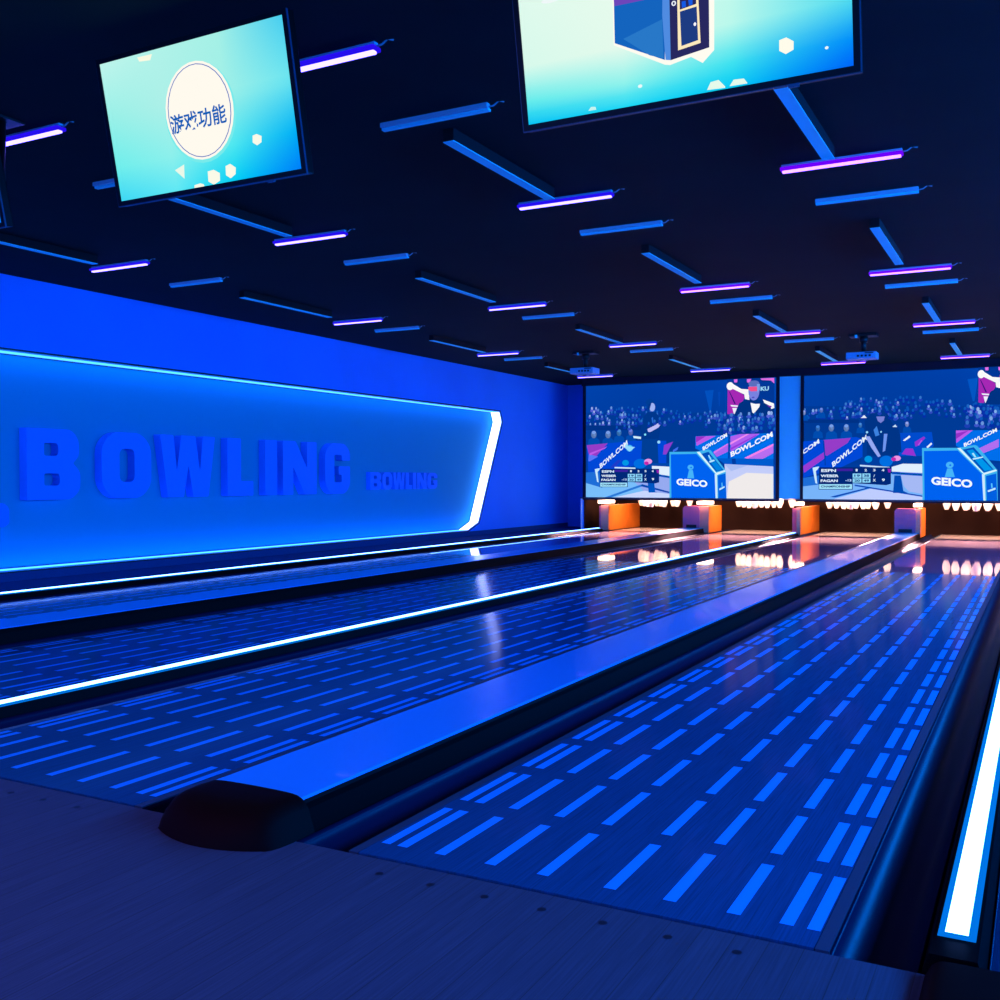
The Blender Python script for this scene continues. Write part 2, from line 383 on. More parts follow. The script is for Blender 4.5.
# deck lamps: one long lamp hidden behind the masking over every deck
for li in range(5):
    cx=LANES[li]+W/2
    L=bpy.data.lights.new('pin_deck_lamp','AREA'); L.shape='RECTANGLE'; L.size=1.2; L.size_y=.10; L.energy=75; L.color=(1,.62,.42)
    o=bpy.data.objects.new('pin_deck_lamp',L); COL.objects.link(o); o.location=(cx,14.80,.92)
    o.rotation_euler=(math.radians(38),0,0)

for li in range(5):  # unseen lamps added to spill warm light forward onto the lanes
    cx=LANES[li]+W/2
    L=bpy.data.lights.new('added_lane_end_fill','AREA'); L.shape='RECTANGLE'; L.size=1.1; L.size_y=.03; L.energy=60; L.color=(1,.50,.55); L.spread=math.radians(60)
    o=bpy.data.objects.new('added_lane_end_fill',L); COL.objects.link(o); o.location=(cx,14.92,.606)
    o.rotation_euler=(math.radians(90-14)*-1,0,0)

# ------------------------------------------------------------------ screens
SHOW_A = [
('p',(0,58,150),[(0.017,1.483),(3.289,1.382),(3.293,0.571),(0.019,0.595)]),
('p',(2,80,190),[(2.138,1.782),(2.287,1.79),(2.244,1.433),(2.222,1.433)]),
('p',(2,70,180),[(2.361,1.754),(2.405,1.756),(2.391,1.518),(2.377,1.519)]),
('CROWD',),
('p',(0,50,135),[(0.017,1.259),(1.056,1.233),(1.056,1.151),(0.017,1.174)]),
('p',(0,75,175),[(0.044,0.881),(0.065,1.006),(0.128,1.044),(0.206,1.042),(0.27,0.995),(0.284,0.878)]),
('e',(90,120,176),(0.164,1.095),(0.05,0.065)),
('e',(120,160,235),(0.164,1.131),(0.038,0.029)),
('e',(102,136,199),(0.178,1.082),(0.021,0.02)),
('p',(0,75,175),[(0.314,0.877),(0.334,1.001),(0.397,1.039),(0.474,1.037),(0.536,0.991),(0.55,0.874)]),
('e',(90,120,176),(0.432,1.09),(0.05,0.065)),
('e',(120,160,235),(0.432,1.125),(0.038,0.029)),
('e',(102,136,199),(0.446,1.077),(0.021,0.02)),
('p',(0,75,175),[(0.532,0.93),(0.55,1.039),(0.605,1.072),(0.672,1.07),(0.727,1.03),(0.739,0.927)]),
('e',(52,105,165),(0.636,1.117),(0.043,0.057)),
('e',(70,140,220),(0.636,1.148),(0.033,0.026)),
('e',(59,119,187),(0.648,1.105),(0.018,0.017)),
('p',(0,75,175),[(0.754,0.947),(0.771,1.048),(0.821,1.078),(0.883,1.077),(0.933,1.039),(0.945,0.944)]),
('e',(82,97,172),(0.849,1.12),(0.041,0.053)),
('e',(110,130,230),(0.849,1.149),(0.031,0.024)),
('e',(93,110,195),(0.86,1.109),(0.017,0.016)),
('p',(0,72,215),[(0.03,0.912),(0.938,0.973),(1.488,0.963),(1.489,0.584),(0.331,0.44),(0.061,0.441)]),
('p',(150,60,200),[(0.03,0.91),(0.424,0.938),(0.166,0.673),(0.072,0.751)]),
('p',(90,120,250),[(0.072,0.751),(0.249,0.71),(0.083,0.625),(0.062,0.635)]),
('p',(190,90,230),[(0.083,0.77),(0.414,0.881),(0.383,0.852),(0.093,0.731)]),
('p',(30,60,200),[(0.466,0.517),(0.618,0.65),(0.679,0.64),(0.558,0.517)]),
('t', 'BOWL.COM', (235, 245, 255), (0.291, 0.495), (0.799, 0.909), 0.088),
('e',(70,190,250),(0.83,0.846),(0.06,0.057)),
('p',(150,220,255),[(0.739,0.857),(0.779,0.951),(0.799,0.884),(0.93,0.863),(0.83,0.789)]),
('p',(140,60,210),[(1.449,0.889),(1.604,0.946),(1.489,0.733),(1.43,0.734)]),
('p',(60,110,240),[(1.604,0.806),(1.7,0.86),(1.681,0.804),(1.604,0.769)]),
('p',(0,110,235),[(1.992,1.028),(3.28,1.056),(3.283,0.638),(2.375,0.659),(1.992,0.824)]),
('p',(190,90,235),[(2.001,1.025),(2.337,1.027),(2.011,0.869)]),
('p',(150,50,200),[(2.001,1.025),(2.17,1.025),(2.001,0.924)]),
('p',(170,100,240),[(2.301,0.747),(2.548,0.897),(2.549,0.771),(2.357,0.682)]),
('p',(220,120,240),[(2.301,0.765),(2.548,0.906),(2.548,0.884),(2.31,0.737)]),
('p',(175,95,240),[(2.579,1.013),(2.738,1.049),(3.06,1.048),(2.595,0.761)]),
('p',(240,140,240),[(2.579,0.914),(2.846,1.047),(2.891,1.046),(2.579,0.878)]),
('p',(150,60,220),[(2.58,0.824),(2.989,1.023),(3.025,1.022),(2.58,0.788)]),
('p',(185,110,240),[(2.83,0.651),(3.281,0.867),(3.282,0.735),(3.115,0.644)]),
('p',(240,130,235),[(2.812,0.66),(3.281,0.885),(3.282,0.849),(2.866,0.65)]),
('p',(0,70,180),[(2.544,1.041),(2.584,1.04),(2.573,0.653),(2.54,0.653)]),
('t', 'BOWL.COM', (250, 252, 255), (2.124, 0.782), (2.53, 1.014), 0.069),
('t', 'BOWL.COM', (250, 252, 255), (2.595, 0.675), (3.272, 1.0), 0.086),
('p',(0,90,205),[(2.357,0.659),(3.283,0.638),(3.283,0.523),(2.486,0.564)]),
('p',(0,60,160),[(2.604,0.653),(2.668,0.652),(2.677,0.562),(2.614,0.563)]),
('p',(120,190,250),[(0.019,0.247),(1.567,0.361),(1.568,-0.017),(0.02,-0.031)]),
('p',(150,170,240),[(0.9,0.287),(1.567,0.435),(1.568,0.065),(1.099,0.099)]),
('p',(30,110,215),[(0.019,0.433),(0.269,0.448),(0.331,0.164),(0.019,0.247)]),
('p',(40,120,220),[(0.373,-0.001),(1.059,0.23),(1.118,0.212),(0.496,0.0)]),
('p',(200,215,255),[(0.537,-0.003),(1.099,0.118),(1.549,0.064),(1.549,-0.002)]),
('p',(0,70,180),[(1.059,0.23),(1.549,0.102),(1.549,0.076),(1.039,0.193)]),
('p',(195,205,250),[(2.486,0.564),(3.283,0.519),(3.286,-0.011),(2.525,-0.018)]),
('p',(240,235,235),[(2.849,0.418),(3.284,0.399),(3.286,0.001),(2.525,-0.005),(2.56,0.275)]),
('p',(170,190,245),[(2.486,0.56),(2.885,0.543),(2.596,0.446)]),
('p',(0,55,140),[(1.081,1.375),(1.152,1.458),(1.295,1.454),(1.366,1.367),(1.402,1.248),(1.367,1.079),(1.35,0.978),(1.046,0.984),(1.027,1.155)]),
('p',(0,62,150),[(1.057,1.001),(1.332,0.996),(1.353,0.585),(1.038,0.588)]),
('e',(0,62,150),(1.197,1.618),(0.074,0.059)),
('e',(160,180,245),(1.238,1.537),(0.05,0.071)),
('p',(0,55,140),[(1.17,1.594),(1.223,1.609),(1.188,1.491),(1.152,1.509)]),
('p',(190,190,250),[(1.153,1.169),(1.296,1.233),(1.367,1.282),(1.402,1.256),(1.349,1.19),(1.207,1.117),(1.162,1.121)]),
('p',(40,110,220),[(1.224,1.354),(1.251,1.37),(1.26,1.268),(1.239,1.269)]),
('e',(150,220,255),(1.356,0.943),(0.027,0.026)),
('e',(130,230,255),(1.112,1.075),(0.02,0.019)),
('p',(210,240,255),[(0.897,1.056),(1.037,1.039),(1.037,1.001),(0.905,1.019)]),
('p',(0,70,170),[(1.058,0.588),(1.605,0.583),(1.605,0.491),(0.698,0.495)]),
('e',(0,150,230),(0.758,0.597),(0.061,0.049)),
('e',(0,110,225),(1.026,0.58),(0.119,0.083)),
('e',(235,150,230),(1.169,0.617),(0.07,0.045)),
('e',(200,40,170),(1.137,0.587),(0.04,0.03)),
('p',(210,235,255),[(0.556,0.527),(0.939,0.513),(0.939,0.49),(0.556,0.504)]),
('p',(225,240,255),[(1.236,0.541),(1.547,0.525),(1.548,0.369),(1.373,0.391),(1.236,0.474)]),
('p',(0,80,185),[(1.354,0.399),(1.548,0.369),(1.548,0.332),(1.354,0.362)]),
('p',(0,85,195),[(1.158,0.287),(1.276,0.287),(1.296,0.1),(1.355,0.089),(1.178,0.088)]),
('p',(60,180,240),[(1.545,0.774),(2.002,0.772),(2.208,0.806),(2.254,0.793),(2.508,0.455),(2.525,-0.014),(1.547,-0.02)]),
('p',(0,98,240),[(1.568,0.733),(2.012,0.735),(2.321,0.402),(2.341,-0.012),(1.582,-0.019)]),
('p',(220,245,255),[(2.017,0.765),(2.068,0.768),(2.349,0.42),(2.495,0.464),(2.508,0.441),(2.358,0.383)]),
('p',(0,80,190),[(2.096,0.734),(2.217,0.769),(2.472,0.464),(2.348,0.438)]),
('p',(0,130,225),[(2.199,0.693),(2.273,0.683),(2.45,0.474),(2.358,0.452),(2.246,0.602)]),
('p',(190,235,255),[(2.227,0.611),(2.311,0.638),(2.324,0.616),(2.242,0.587)]),
('p',(160,225,255),[(2.208,0.708),(2.231,0.715),(2.274,0.629),(2.255,0.62)]),
('p',(205,235,255),[(2.325,0.402),(2.362,0.392),(2.373,-0.012),(2.341,-0.012)]),
('p',(0,95,225),[(2.376,0.374),(2.505,0.41),(2.521,-0.011),(2.387,-0.012)]),
('p',(190,235,255),[(2.399,0.157),(2.488,0.202),(2.491,0.177),(2.405,0.13)]),
('p',(90,200,255),[(2.438,0.256),(2.451,0.26),(2.46,0.193),(2.442,0.184)]),
('e',(70,180,250),(1.913,0.513),(0.052,0.044)),
('p',(70,180,250),[(1.886,0.467),(1.951,0.467),(1.976,0.329),(1.856,0.329)]),
('e',(0,98,240),(1.922,0.509),(0.015,0.011)),
('t', 'GEICO', (245, 252, 255), (1.67, 0.215), (2.201, 0.18), 0.114),
('p',(0,40,120),[(0.291,0.495),(1.365,0.49),(1.366,0.261),(1.297,0.242),(0.801,0.269),(0.801,0.179),(0.281,0.177)]),
('p',(60,30,160),[(0.558,0.475),(0.801,0.474),(0.801,0.44),(0.558,0.441)]),
('p',(150,30,180),[(1.316,0.472),(1.365,0.466),(1.359,0.419),(1.326,0.419)]),
('t', 'ESPN', (225, 240, 255), (0.322, 0.428), (0.548, 0.427), 0.042),
('t', 'WEBER', (225, 240, 255), (0.312, 0.353), (0.589, 0.353), 0.039),
('t', 'FAGAN', (225, 240, 255), (0.312, 0.284), (0.575, 0.284), 0.039),
('t', '-13', (190, 215, 255), (0.69, 0.292), (0.781, 0.292), 0.034),
('p',(140,215,250),[(0.801,0.406),(0.931,0.405),(0.931,0.277),(0.801,0.277)]),
('p',(140,215,250),[(0.945,0.405),(1.064,0.405),(1.065,0.277),(0.945,0.277)]),
('p',(0,40,120),[(0.801,0.345),(1.064,0.345),(1.064,0.336),(0.801,0.336)]),
('t', '1', (225, 240, 255), (0.845, 0.436), (0.873, 0.436), 0.034),
('t', '2', (225, 240, 255), (0.977, 0.435), (1.013, 0.435), 0.034),
('t', '3', (225, 240, 255), (1.104, 0.435), (1.139, 0.435), 0.034),
('t', '4', (225, 240, 255), (1.23, 0.435), (1.269, 0.434), 0.033),
('t', '19', (0, 60, 130), (0.825, 0.358), (0.909, 0.358), 0.034),
('t', '38', (0, 60, 130), (0.965, 0.358), (1.045, 0.358), 0.034),
('t', '20', (0, 60, 130), (0.825, 0.288), (0.909, 0.288), 0.034),
('t', '49', (0, 60, 130), (0.965, 0.288), (1.045, 0.289), 0.034),
('t', '/', (190, 220, 255), (1.108, 0.354), (1.132, 0.354), 0.038),
('t', 'X', (225, 240, 255), (1.1, 0.292), (1.144, 0.292), 0.038),
('t', '9', (225, 240, 255), (1.234, 0.296), (1.277, 0.296), 0.038),
('p',(160,225,250),[(0.292,0.254),(0.791,0.254),(0.791,0.186),(0.292,0.184)]),
('t', 'CHAMPIONSHIP', (0, 55, 120), (0.316, 0.206), (0.765, 0.207), 0.03),
('p',(200,235,255),[(0.188,0.49),(0.291,0.509),(0.27,0.47),(0.239,0.442),(0.261,0.259),(0.234,0.269)]),
('p',(0,55,150),[(2.526,1.955),(3.292,1.939),(3.296,1.36),(2.529,1.383)]),
('p',(165,40,180),[(2.535,1.775),(2.629,1.82),(2.819,1.666),(2.795,1.602),(2.615,1.372),(2.532,1.383)]),
('p',(225,110,225),[(2.637,1.942),(2.695,1.943),(2.692,1.891),(2.645,1.893)]),
('p',(225,110,225),[(2.85,1.937),(2.923,1.937),(2.899,1.881),(2.855,1.883)]),
('p',(225,110,225),[(3.069,1.938),(3.289,1.936),(3.29,1.848),(3.237,1.898),(3.085,1.913)]),
('e',(250,250,250),(2.576,1.835),(0.057,0.065)),
('p',(250,250,250),[(2.579,1.896),(2.761,1.782),(2.883,1.769),(2.892,1.598),(2.819,1.617),(2.81,1.691),(2.621,1.788)]),
('p',(40,20,120),[(2.56,1.741),(2.572,1.744),(2.672,1.541),(2.647,1.542)]),
('p',(240,240,255),[(2.581,1.528),(2.705,1.516),(2.705,1.491),(2.598,1.503)]),
('p',(240,240,255),[(2.614,1.478),(2.689,1.476),(2.673,1.37),(2.64,1.379)]),
('p',(0,50,130),[(2.648,1.371),(2.729,1.556),(2.844,1.6),(3.086,1.591),(3.215,1.49),(3.287,1.424),(3.288,1.328),(2.648,1.346)]),
('p',(250,250,250),[(3.111,1.599),(3.287,1.528),(3.295,1.456),(3.247,1.441),(3.215,1.498),(3.135,1.541)]),
('p',(130,50,180),[(3.167,1.508),(3.255,1.489),(3.239,1.458)]),
('e',(120,130,225),(2.965,1.741),(0.089,0.153)),
('e',(90,110,190),(2.964,1.862),(0.089,0.048)),
('p',(240,80,140),[(2.875,1.81),(3.053,1.81),(3.054,1.738),(2.924,1.735),(2.875,1.761)]),
('p',(120,160,235),[(3.013,1.852),(3.061,1.85),(3.061,1.753),(3.021,1.707)]),
('e',(80,80,190),(2.954,1.637),(0.023,0.012)),
('p',(250,250,252),[(2.912,1.552),(2.99,1.53),(3.063,1.531),(3.055,1.48),(2.967,1.378),(2.942,1.394)]),
('t', 'KU', (160, 225, 255), (3.073, 1.737), (3.206, 1.739), 0.068),
('CROWD2',),
]
SHOW_B = [
('p',(0,58,150),[(-0.024,1.473),(3.342,1.359),(3.35,0.542),(-0.019,0.567)]),
('p',(2,85,195),[(2.357,1.789),(2.497,1.805),(2.454,1.462),(2.431,1.463)]),
('CROWD',),
('p',(0,50,135),[(-0.009,1.259),(0.837,1.236),(0.837,1.182),(-0.009,1.204)]),
('p',(0,75,175),[(0.336,0.932),(0.352,1.039),(0.401,1.072),(0.46,1.071),(0.509,1.03),(0.521,0.929)]),
('e',(90,120,176),(0.427,1.116),(0.04,0.056)),
('e',(120,160,235),(0.427,1.147),(0.03,0.025)),
('e',(102,136,199),(0.438,1.105),(0.017,0.017)),
('p',(0,75,175),[(0.562,0.928),(0.578,1.034),(0.626,1.067),(0.685,1.066),(0.733,1.026),(0.745,0.925)]),
('e',(90,120,176),(0.652,1.111),(0.039,0.056)),
('e',(120,160,235),(0.652,1.142),(0.03,0.025)),
('e',(102,136,199),(0.663,1.1),(0.016,0.017)),
('p',(0,75,175),[(0.145,0.96),(0.159,1.05),(0.2,1.077),(0.25,1.076),(0.292,1.042),(0.301,0.957)]),
('e',(45,97,168),(0.223,1.114),(0.032,0.047)),
('e',(60,130,225),(0.222,1.14),(0.026,0.021)),
('e',(51,110,191),(0.232,1.105),(0.013,0.014)),
('p',(0,75,175),[(0.8,1.026),(0.81,1.096),(0.842,1.117),(0.881,1.116),(0.913,1.09),(0.92,1.023)]),
('e',(52,105,168),(0.859,1.146),(0.026,0.037)),
('e',(70,140,225),(0.859,1.167),(0.02,0.017)),
('e',(59,119,191),(0.867,1.139),(0.01,0.011)),
('p',(0,75,175),[(0.213,1.274),(0.223,1.345),(0.256,1.367),(0.296,1.365),(0.329,1.338),(0.337,1.27)]),
('e',(82,105,176),(0.274,1.396),(0.026,0.037)),
('e',(110,140,235),(0.274,1.417),(0.02,0.017)),
('e',(93,119,199),(0.282,1.389),(0.01,0.012)),
('p',(0,75,175),[(-0.057,1.242),(-0.046,1.314),(-0.013,1.336),(0.028,1.334),(0.062,1.307),(0.07,1.238)]),
('e',(112,127,180),(0.006,1.365),(0.027,0.038)),
('e',(150,170,240),(0.006,1.386),(0.02,0.017)),
('e',(127,144,204),(0.013,1.358),(0.011,0.012)),
('p',(0,75,175),[(1.471,1.016),(1.481,1.091),(1.514,1.113),(1.555,1.113),(1.588,1.084),(1.596,1.013)]),
('e',(112,127,183),(1.533,1.144),(0.026,0.039)),
('e',(150,170,245),(1.532,1.166),(0.021,0.018)),
('e',(127,144,208),(1.54,1.136),(0.011,0.011)),
('p',(0,72,215),[(-0.009,0.913),(0.797,0.966),(0.893,0.934),(0.895,0.653),(0.588,0.505),(-0.005,0.333)]),
('p',(150,60,200),[(0.307,0.928),(0.72,0.953),(0.673,0.877),(0.361,0.679),(0.332,0.7)]),
('p',(150,60,210),[(-0.006,0.518),(0.322,0.741),(0.322,0.639),(0.015,0.415)]),
('p',(0,60,170),[(0.303,0.92),(0.322,0.924),(0.349,0.537),(0.333,0.526)]),
('t', '.COM', (235, 245, 255), (-0.027, 0.683), (0.251, 0.884), 0.07),
('t', 'BOWL.COM', (235, 245, 255), (0.455, 0.499), (0.969, 0.932), 0.082),
('p',(0,75,205),[(1.417,1.015),(1.88,1.02),(1.909,0.81),(1.744,0.663),(1.42,0.666)]),
('p',(150,50,210),[(1.644,0.875),(1.77,0.955),(1.791,0.932),(1.68,0.814),(1.652,0.807)]),
('p',(150,50,210),[(1.462,0.696),(1.518,0.778),(1.617,0.777),(1.66,0.663)]),
('p',(190,90,235),[(1.687,0.829),(1.735,0.903),(1.749,0.895),(1.701,0.821)]),
('p',(235,245,255),[(1.475,0.9),(1.566,0.974),(1.585,0.951),(1.503,0.892)]),
('p',(235,245,255),[(1.806,0.797),(1.874,0.863),(1.888,0.84),(1.827,0.781)]),
('p',(0,110,235),[(2.211,1.035),(2.781,1.029),(4.035,1.084),(4.042,0.442),(2.653,0.594),(2.213,0.805)]),
('p',(190,90,235),[(2.211,1.035),(2.437,1.033),(2.217,0.85)]),
('p',(150,50,200),[(2.212,0.991),(2.384,1.031),(2.212,0.909)]),
('p',(175,110,240),[(2.506,0.757),(2.782,0.899),(2.783,0.782),(2.586,0.697)]),
('t', 'BOWL.COM', (250, 252, 255), (2.325, 0.786), (2.761, 1.008), 0.059),
('p',(120,180,250),[(-0.004,0.22),(2.199,0.524),(2.203,0.004),(-0.003,-0.017)]),
('p',(165,185,245),[(1.421,0.484),(1.759,0.482),(1.762,0.091),(1.566,0.128),(1.494,0.211)]),
('p',(190,205,255),[(0.454,-0.003),(1.032,0.172),(1.756,0.048),(1.756,0.003)]),
('p',(30,110,215),[(-0.005,0.333),(0.255,0.374),(0.255,0.231),(-0.004,0.199)]),
('p',(0,75,190),[(0.415,0.038),(0.994,0.192),(1.032,0.182),(0.493,0.028)]),
('p',(0,75,190),[(0.783,0.232),(1.756,0.068),(1.756,0.048),(0.783,0.208)]),
('p',(0,52,135),[(0.956,0.902),(0.984,1.086),(1.071,1.206),(1.273,1.201),(1.36,1.107),(1.417,1.076),(1.432,0.893),(1.406,0.681),(0.958,0.686)]),
('p',(0,52,135),[(0.92,1.213),(1.024,1.33),(1.249,1.323),(1.344,1.123),(1.437,1.002),(1.458,0.726),(1.028,0.672),(0.95,0.973)]),
('e',(0,55,140),(1.15,1.296),(0.079,0.077)),
('p',(120,130,215),[(1.092,1.274),(1.215,1.271),(1.201,1.21),(1.158,1.173),(1.114,1.205)]),
('p',(150,170,245),[(0.931,0.973),(0.998,0.972),(1.16,0.67),(1.123,0.651),(1.027,0.792)]),
('p',(110,150,240),[(1.205,1.007),(1.255,1.006),(1.225,0.749),(1.188,0.73)]),
('e',(150,220,255),(0.959,1.036),(0.017,0.018)),
('e',(150,220,255),(1.163,1.038),(0.013,0.014)),
('p',(230,240,255),[(0.866,1.258),(0.917,1.303),(0.954,1.255)]),
('p',(200,230,255),[(1.324,1.108),(1.366,1.145),(1.395,1.106)]),
('p',(60,130,225),[(1.054,1.07),(1.1,1.129),(1.139,0.989),(1.083,0.97)]),
('p',(0,62,160),[(0.876,0.653),(1.751,0.664),(1.752,0.537),(0.877,0.523)]),
('e',(0,150,230),(0.981,0.622),(0.057,0.052)),
('e',(0,110,225),(1.24,0.59),(0.097,0.083)),
('e',(240,150,230),(1.394,0.632),(0.055,0.039)),
('e',(200,40,170),(1.347,0.619),(0.034,0.028)),
('p',(200,230,255),[(0.858,0.537),(1.292,0.501),(1.293,0.481),(0.858,0.513)]),
('p',(225,240,255),[(1.32,0.5),(1.478,0.549),(1.752,0.543),(1.753,0.41),(1.321,0.431)]),
('p',(0,80,190),[(1.321,0.427),(1.753,0.4),(1.753,0.361),(1.321,0.391)]),
('p',(0,75,180),[(1.359,0.372),(1.451,0.371),(1.49,0.135),(1.555,0.106),(1.342,0.104)]),
('p',(60,180,240),[(1.746,0.783),(2.238,0.778),(2.466,0.816),(2.499,0.804),(2.766,0.448),(2.777,-0.011),(1.763,-0.022)]),
('p',(0,98,240),[(1.774,0.737),(2.238,0.739),(2.563,0.39),(2.586,-0.013),(1.788,-0.021)]),
('p',(220,245,255),[(2.231,0.773),(2.272,0.775),(2.589,0.404),(2.747,0.455),(2.766,0.436),(2.596,0.378)]),
('p',(0,80,190),[(2.305,0.752),(2.453,0.784),(2.72,0.455),(2.589,0.412)]),
('p',(0,150,235),[(2.359,0.737),(2.44,0.751),(2.701,0.455),(2.602,0.434)]),
('p',(200,240,255),[(2.434,0.618),(2.574,0.646),(2.58,0.632),(2.448,0.599)]),
('p',(170,230,255),[(2.427,0.692),(2.453,0.702),(2.487,0.64),(2.467,0.633)]),
('p',(205,235,255),[(2.565,0.39),(2.6,0.381),(2.616,-0.013),(2.59,-0.013)]),
('p',(0,95,225),[(2.618,0.361),(2.754,0.397),(2.77,-0.011),(2.632,-0.013)]),
('p',(190,235,255),[(2.641,0.148),(2.742,0.193),(2.747,0.164),(2.647,0.124)]),
('p',(90,200,255),[(2.685,0.251),(2.702,0.255),(2.71,0.193),(2.69,0.185)]),
('e',(70,180,250),(2.131,0.525),(0.052,0.048)),
('p',(70,180,250),[(2.097,0.473),(2.166,0.473),(2.201,0.346),(2.064,0.346)]),
('e',(0,98,240),(2.138,0.522),(0.014,0.012)),
('t', 'GEICO', (245, 252, 255), (1.879, 0.234), (2.438, 0.184), 0.12),
('p',(0,40,120),[(0.249,0.501),(1.309,0.495),(1.311,0.244),(1.244,0.223),(0.754,0.253),(0.755,0.153),(0.241,0.151)]),
('p',(60,30,160),[(0.513,0.478),(0.753,0.477),(0.753,0.44),(0.513,0.441)]),
('p',(150,30,180),[(1.261,0.475),(1.309,0.468),(1.304,0.417),(1.271,0.417)]),
('t', 'ESPN', (225, 240, 255), (0.28, 0.427), (0.503, 0.426), 0.046),
('t', 'WEBER', (225, 240, 255), (0.271, 0.345), (0.544, 0.345), 0.042),
('t', 'FAGAN', (225, 240, 255), (0.271, 0.269), (0.53, 0.269), 0.042),
('t', '-13', (190, 215, 255), (0.645, 0.278), (0.734, 0.278), 0.037),
('p',(140,215,250),[(0.753,0.402),(0.882,0.402),(0.883,0.262),(0.754,0.261)]),
('p',(140,215,250),[(0.896,0.402),(1.013,0.402),(1.014,0.262),(0.897,0.262)]),
('p',(0,40,120),[(0.754,0.336),(1.014,0.336),(1.014,0.326),(0.754,0.326)]),
('t', '1', (225, 240, 255), (0.797, 0.435), (0.824, 0.435), 0.038),
('t', '2', (225, 240, 255), (0.927, 0.435), (0.962, 0.435), 0.037),
('t', '3', (225, 240, 255), (1.052, 0.435), (1.087, 0.434), 0.037),
('t', '4', (225, 240, 255), (1.176, 0.434), (1.215, 0.434), 0.037),
('t', '19', (0, 60, 130), (0.777, 0.351), (0.861, 0.35), 0.037),
('t', '38', (0, 60, 130), (0.916, 0.35), (0.994, 0.35), 0.038),
('t', '20', (0, 60, 130), (0.778, 0.274), (0.861, 0.274), 0.037),
('t', '49', (0, 60, 130), (0.916, 0.274), (0.995, 0.274), 0.037),
('t', '/', (190, 220, 255), (1.057, 0.346), (1.08, 0.346), 0.041),
('t', 'X', (225, 240, 255), (1.049, 0.278), (1.092, 0.278), 0.041),
('t', '9', (225, 240, 255), (1.181, 0.282), (1.224, 0.283), 0.041),
('p',(160,225,250),[(0.251,0.235),(0.745,0.236),(0.745,0.162),(0.251,0.16)]),
('t', 'CHAMPIONSHIP', (0, 55, 120), (0.276, 0.183), (0.719, 0.184), 0.033),
('p',(200,235,255),[(0.147,0.495),(0.249,0.515),(0.229,0.473),(0.198,0.442),(0.22,0.242),(0.193,0.252)]),
('p',(0,55,150),[(2.502,1.96),(3.129,1.945),(3.134,1.415),(2.506,1.438)]),
('p',(165,40,180),[(2.51,1.796),(2.587,1.837),(2.742,1.696),(2.723,1.638),(2.577,1.428),(2.509,1.438)]),
('p',(225,110,225),[(2.592,1.948),(2.639,1.949),(2.637,1.901),(2.599,1.903)]),
('p',(225,110,225),[(2.767,1.944),(2.826,1.943),(2.807,1.893),(2.771,1.895)]),
('p',(225,110,225),[(2.945,1.945),(3.126,1.943),(3.127,1.862),(3.083,1.908),(2.959,1.922)]),
('e',(250,250,250),(2.543,1.851),(0.046,0.06)),
('p',(250,250,250),[(2.545,1.906),(2.694,1.802),(2.795,1.79),(2.803,1.634),(2.742,1.652),(2.735,1.719),(2.58,1.807)]),
('p',(40,20,120),[(2.53,1.765),(2.54,1.768),(2.622,1.582),(2.602,1.583)]),
('p',(240,240,255),[(2.548,1.57),(2.65,1.559),(2.65,1.537),(2.562,1.547)]),
('p',(240,240,255),[(2.576,1.525),(2.636,1.522),(2.624,1.426),(2.597,1.434)]),
('p',(0,50,130),[(2.604,1.427),(2.669,1.595),(2.763,1.636),(2.961,1.628),(3.067,1.535),(3.127,1.474),(3.127,1.386),(2.604,1.404)]),
('p',(250,250,250),[(2.981,1.634),(3.126,1.569),(3.133,1.503),(3.094,1.49),(3.067,1.542),(3.001,1.582)]),
('p',(130,50,180),[(3.028,1.551),(3.1,1.534),(3.087,1.505)]),
('e',(120,130,225),(2.861,1.765),(0.073,0.141)),
('e',(90,110,190),(2.86,1.875),(0.073,0.044)),
('p',(240,80,140),[(2.788,1.827),(2.933,1.828),(2.934,1.761),(2.828,1.759),(2.788,1.783)]),
('p',(120,160,235),[(2.9,1.866),(2.94,1.864),(2.94,1.776),(2.908,1.733)]),
('e',(80,80,190),(2.853,1.669),(0.018,0.01)),
('p',(250,250,252),[(2.819,1.592),(2.883,1.572),(2.942,1.572),(2.936,1.526),(2.864,1.432),(2.844,1.448)]),
('t', 'KU', (160, 225, 255), (2.95, 1.761), (3.059, 1.763), 0.061),
('CROWD2',),
]
CLIP_A = [
('e',(120,235,235),(0.018,0.285),(0.178,0.182)),
('e',(255,250,238),(0.015,0.292),(0.171,0.177)),
('e',(60,100,190),(0.015,0.292),(0.159,0.168)),
('e',(255,250,238),(0.015,0.292),(0.155,0.165)),
('t', '游戏功能', (15, 95, 185), (-0.139, 0.226), (0.145, 0.229), 0.071, 0.018),
('p',(250,250,232),[(0.015,0.07),(0.046,0.072),(0.074,0.056),(0.07,0.029),(0.037,0.018),(0.011,0.033)]),
('p',(250,250,232),[(0.107,0.077),(0.131,0.082),(0.156,0.065),(0.151,0.042),(0.124,0.03),(0.103,0.044)]),
('p',(250,250,232),[(0.257,0.165),(0.277,0.168),(0.299,0.157),(0.295,0.136),(0.272,0.128),(0.253,0.141)]),
('p',(235,248,232),[(-0.151,0.097),(-0.099,0.112),(-0.108,0.059)]),
('p',(250,250,232),[(-0.062,0.029),(-0.031,0.032),(-0.014,0.026),(-0.011,0.015),(-0.065,0.013)]),
('p',(250,250,225),[(-0.259,0.533),(-0.179,0.531),(-0.193,0.511),(-0.25,0.516)]),
]
